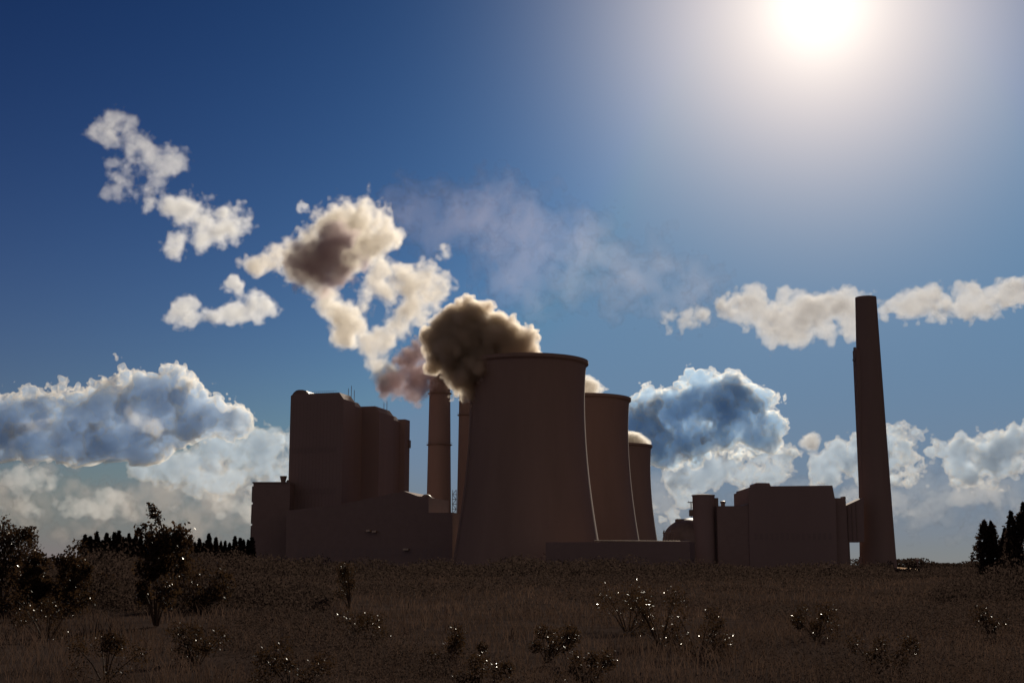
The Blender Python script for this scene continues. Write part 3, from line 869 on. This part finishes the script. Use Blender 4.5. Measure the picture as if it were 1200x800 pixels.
# far row of poplars
PM = []
for k in range(5):
    rng = np.random.default_rng(50+k)
    n = 900
    t = rng.uniform(0, 1, n)
    prof = np.sin(np.pi*np.clip(t*.86+.14, 0, 1)**.75)**.8
    a = rng.uniform(0, 2*np.pi, n); rr = prof*rng.uniform(.45, 1.1, n)*(.9 + .25*np.sin(a*3+k+t*9))
    P = np.stack([rr*np.cos(a), rr*np.sin(a), .6 + t*8.6], -1)
    V, Q = leaf_quads(P, .55, rng, 1.6)
    tr = MB().tube([(0,0,0),(0.05,0,4),(0,0,8.2)], .16, .04, n=6)
    PM.append((mesh_np("crown", V, Q, [M["leaf_far"]]), tr))
protos = []
prng = random.Random(5)
px = 98.0; i = 0
PL = "slim dark poplar standing in the far row left of the plant"
while px < 296:
    Y = 430 + prng.uniform(-15, 15)
    if i < 5:
        r = empty("poplar_tree", (0, 0, 0), PL, "tree", "poplars in the far row")
        a_ = link("crown", PM[i][0], r); b_ = PM[i][1].build("trunk", M["bark"], r)
        protos.append((r, a_, b_))
    else:
        p0 = protos[prng.randrange(5)]
        r = p0[0].copy(); COL.objects.link(r)
        for ch in p0[1:]:
            c_ = ch.copy(); COL.objects.link(c_); c_.parent = r
    r.location = (at(px, 663, Y)[0], Y, 0)
    h = prng.uniform(.98, 1.32)*(.95 if px > 215 else 1.02)
    r.scale = (h*prng.uniform(1.0, 1.45), h*prng.uniform(1.0, 1.45), h*1.06)
    r.rotation_euler.z = prng.uniform(0, 6.28)
    px += prng.uniform(3.2, 6.4); i += 1

# conifers on the right
def conifer(px, Y, w, h, seed, label, spikes):
    rng = np.random.default_rng(seed)
    c = at(px, 663, Y)
    root = empty("conifer_tree", (c[0], Y, 0), label, "tree", "dark conifers by the right picture edge")
    pts = []
    tb = MB().tube([(0,0,0),(0,0,h*.9)], .14, .03, n=7)
    for sx, sh, sw in spikes:
        n = int(1500*sh)
        t = rng.uniform(0, 1, n)**.8
        prof = np.where(t < .35, .75+.25*t/.35, 1 - ((t-.35)/.65)**1.6)
        a = rng.uniform(0, 2*np.pi, n)
        r = prof*sw*w*rng.uniform(.5, 1.0, n)*(1 + .22*np.sin(5*a + 14*t) + .15*np.sin(31*t+3*a))
        pts.append(np.stack([sx*w + r*np.cos(a) , r*np.sin(a), .2 + t*h*sh + r*.25], -1))
        for _ in range(14):
            tt = rng.uniform(.15, .95); aa = rng.uniform(0, 6.28)
            rr = np.interp(tt, [0, .35, 1], [.75, 1, .1])*sw*w*rng.uniform(.95, 1.2)
            b = np.array([sx*w + rr*math.cos(aa), rr*math.sin(aa), .2 + tt*h*sh])
            pts.append(b + rng.standard_normal((22, 3))*[.1, .1, .22])
    V, Q = leaf_quads(np.concatenate(pts), .16, rng, 2.4)
    link("crown", mesh_np("crown", V, Q, [M["leaf_far"]]), root)
    tb.build("trunk", M["bark"], root)
conifer(1160, 120, 2.35, 6.1, 71, "shorter dark conifer with a blunt ragged top on the far right", [(-.12, 1.0, .5), (.14, .98, .45), (.0, .8, .55)])
conifer(1182, 118, 1.5, 5.3, 72, "slim spiky conifer squeezed between two broader ones", [(-.1, 1.0, .5), (.3, .86, .4)])
conifer(1199, 112, 2.6, 7.3, 73, "tallest dark conifer, cut by the right edge of the photo", [(-.3, .9, .3), (.12, 1.0, .5), (-.02, .85, .5)])

# far wood on the horizon
rng = np.random.default_rng(90)
n = 26000
x = np.where(rng.random(n) < .7, rng.uniform(380, 760, n), rng.uniform(-620, -240, n)); y = 1450 + rng.uniform(0, 60, n)
lx_ = x*.02
top = 7.5 + 2.2*np.sin(lx_*1.7) + 1.6*np.sin(lx_*4.3+1) + 1.2*np.sin(lx_*9.7+2)
P = np.stack([x, y, rng.uniform(0, 1, n)*top], -1)
V, Q = leaf_quads(P, 1.7, rng, 1.3)
tag(link("far_woods", mesh_np("far_woods", V, Q, [M["leaf_far"]])), "low dark line of far-off woods along the horizon", "woods", kind="stuff")
# small top-heavy water tower on the horizon
wt = empty("water_tower", (at(1075, 655, 1300)[0], 1300, 0), "tiny top-heavy water tower on the horizon right of the lone chimney", "tower")
zt = Z(654.2, 1300)
MB().lathe([(.55, 0), (.5, zt-4.2)], n=12).build("shaft", M["concrete"], wt, True)
MB().lathe([(.5, zt-4.2), (1.0, zt-3.4), (1.9, zt-1.2), (1.9, zt-.2), (.6, zt)], n=16).build("tank", M["concrete"], wt, True)
# ripe field strip right of the lone chimney
xs_ = np.linspace(at(1044,663,660)[0], at(1086,663,660)[0], 29); ys_ = np.linspace(620, 720, 15)
gx_, gy_ = np.meshgrid(xs_, ys_, indexing='ij')
u_ = (gx_-xs_[0])/(xs_[-1]-xs_[0]); v_ = (gy_-620)/100
gz_ = 2.0*np.clip(np.sin(np.pi*v_), 0, 1)**.7*np.clip(1-u_, 0, 1)**.8*np.clip(u_*8+.4, 0, 1)*(1+.18*np.sin(u_*31)*np.sin(v_*9)) - .05
i_, j_ = np.meshgrid(np.arange(28), np.arange(14), indexing='ij'); a_ = (i_*15+j_).ravel()
tag(link("stubble_field", mesh_np("stubble_field", np.stack([gx_, gy_, gz_], -1).reshape(-1, 3), np.stack([a_, a_+15, a_+16, a_+1], -1), [M["stubble"]], smooth=True)),
    "low sunlit rise of ripe orange stubble at the foot of the lone chimney", "field", kind="structure")

# shrubs with glinting leaves
for k, (px, Y, w, h, lb) in enumerate([
    (60, 40, 2.4, 1.7, "leafy shrub in the dark field below the small ragged trees"),
    (345, 24, 1.6, .95, "brightly glinting low shrub at the bottom of the field, below the annex building"),
    (412, 66, 1.7, 2.6, "upright shrub standing out in front of the turbine hall"),
    (432, 38, 1.8, 1.1, "low glinting shrub below the upright shrub by the turbine hall"),
    (535, 30, 1.7, .9, "low glinting weed clump in line with the round chimney"),
    (565, 23, 1.5, .7, "smallest weed clump at the bottom edge under the large cooling tower"),
    (640, 31, 2.0, .9, "spreading weed clump under the middle of the large cooling tower"),
    (690, 24, 1.4, .75, "weed clump near the bottom edge under the middle cooling tower"),
    (735, 44, 2.2, 1.7, "bushy shrub with many glints in front of the low hall's left half"),
    (772, 38, 2.4, 1.7, "broad shrub sparkling with glints in front of the low hall's end"),
    (816, 33, 1.9, 1.3, "shrub with sparse glints below the domed tank"),
    (955, 40, 2.0, 1.1, "low shrub with a few glints below the process hall"),
    (1160, 42, 2.0, 1.0, "low shrub in the field below the dark conifers"),
    (235, 30, 1.8, 1.0, "low shrub in the field below the wide bush"),
    (130, 26, 1.8, 1.0, "shrub near the bottom left corner of the field"),
    (1020, 28, 1.8, .8, "flat weed clump in the field below the lone chimney"),
]):
    shrub(px, Y, w, h, lb, 2600, .018 + .00042*Y, 200+k)

# grass
def grass(n=110000):
    rng = np.random.default_rng(99)
    d = np.exp(rng.uniform(math.log(9), math.log(260), n))
    x = rng.uniform(-1, 1, n)*(d*.5 + 5)
    cl = np.sin(x*.9+1)*np.sin(d*.35) + .7*np.sin(x*2.1+d*.8) + rng.normal(0, .35, n)
    h = np.clip(.5 + .22*cl, .16, 1.15)*rng.uniform(.6, 1.2, n)
    w = np.maximum(.010, d*.00062)*rng.uniform(.7, 1.3, n)
    a = rng.uniform(0, 2*np.pi, n)
    dx, dy = np.cos(a)*w/2, np.sin(a)*w/2
    b = rng.uniform(0, 2*np.pi, n); bl = h*rng.uniform(.1, .6, n)
    bx_, by_ = np.cos(b)*bl, np.sin(b)*bl
    z0 = -.12
    V = np.empty((n, 6, 3), np.float32)
    for k, (t, ww) in enumerate(((0, 1.0), (.55, .8), (1.0, .12))):
        cx, cy_ = x + bx_*t*t, d + by_*t*t
        z = z0 + h*t*(1-.12*t)
        V[:, 2*k] = np.stack([cx-dx*ww, cy_-dy*ww, z], -1)
        V[:, 2*k+1] = np.stack([cx+dx*ww, cy_+dy*ww, z], -1)
    i = (np.arange(n)*6)[:, None]
    Q = np.concatenate([i + np.array([[0, 1, 3, 2]]), i + np.array([[2, 3, 5, 4]])])
    tag(link("grass", mesh_np("grass", V.reshape(-1, 3), Q, [M["grass"]])), "tall dark grass and weeds covering the field", "grass", kind="stuff")
grass()

# scrub in front of the plant and along the left, hiding the foot of everything
def scrub(name, label, n, x0, x1, ya, yb, hfun, leaf, seed):
    rng = np.random.default_rng(seed)
    t = rng.uniform(0, 1, n); Y = ya + (yb-ya)*t
    px_ = rng.uniform(x0, x1, n)
    x = (px_-600)/F*Y
    h = hfun(x, Y, px_)
    z = h*rng.uniform(0, 1, n)**.8 + rng.normal(0, .08, n)*h
    V, Q = leaf_quads(np.stack([x + rng.normal(0, .15, n), Y, np.maximum(z, .05)], -1), leaf, rng)
    tag(link(name, mesh_np(name, V, Q, [M["leaf_far"]])), label, "undergrowth", kind="stuff")
def h_far(x, Y, p):
    return np.clip(2.5 + 1.5*np.sin(x*.047+1.7)*np.sin(x*.019) + .9*np.sin(x*.11+Y*.05) + .7*np.sin(x*.31+1) + .5*np.sin(x*.83+Y*.2), .5, 6) * np.where(p > 1040, .45, 1)
scrub("undergrowth", "dark uneven scrub along the far edge of the field in front of the plant", 90000, -150, 1350, 250, 400, h_far, .34, 301)
def h_left(x, Y, p):
    b = np.interp(p, [-300, 0, 60, 140, 230, 300, 380], [3.2, 2.9, 2.3, 2.5, 2.3, 1.6, .8])
    return np.clip(b*(.85 + .26*np.sin(x*.9+Y*.3) + .22*np.sin(x*2.7+1) + .15*np.sin(x*6.1)), .3, 4)
scrub("undergrowth", "tangled dark scrub under the trees along the left of the field", 70000, -260, 390, 62, 100, h_left, .10, 302)

scrub("undergrowth", "dark scrub round the feet of the conifers on the right", 30000, 1085, 1420, 78, 112,
      lambda x, Y, p: np.clip(np.interp(p, [1080, 1140, 1170, 1400], [.5, 1.5, 2.3, 2.6])*(.85 + .25*np.sin(x*1.3+Y*.3) + .2*np.sin(x*3.1)), .2, 3.2), .11, 303)
def weeds(n=120000):
    rng = np.random.default_rng(305)
    Y = np.exp(rng.uniform(math.log(18), math.log(250), n*3)); px_ = rng.uniform(-250, 1450, n*3)
    x = (px_-600)/F*Y
    q = np.sin(x*.23+.4)*np.sin(Y*.09+1) + .6*np.sin(x*.61+Y*.13) + .5*np.sin(x*.11-Y*.05+2) + rng.normal(0, .25, n*3)
    k = q > .42
    x, Y, q = x[k][:n], Y[k][:n], q[k][:n]
    h = np.clip(.45 + .55*(q-.4), .3, 1.5)*rng.uniform(.7, 1.2, len(x))
    z = h*rng.uniform(0, 1, len(x))**.7
    V, Q = leaf_quads(np.stack([x, Y, z+.02], -1), np.maximum(.022, Y*.0011), rng)
    tag(link("weeds", mesh_np("weeds", V, Q, [M["leaf_far"]])), "patches of leafy dark weeds scattered through the grass of the field", "weeds", kind="stuff")
weeds()
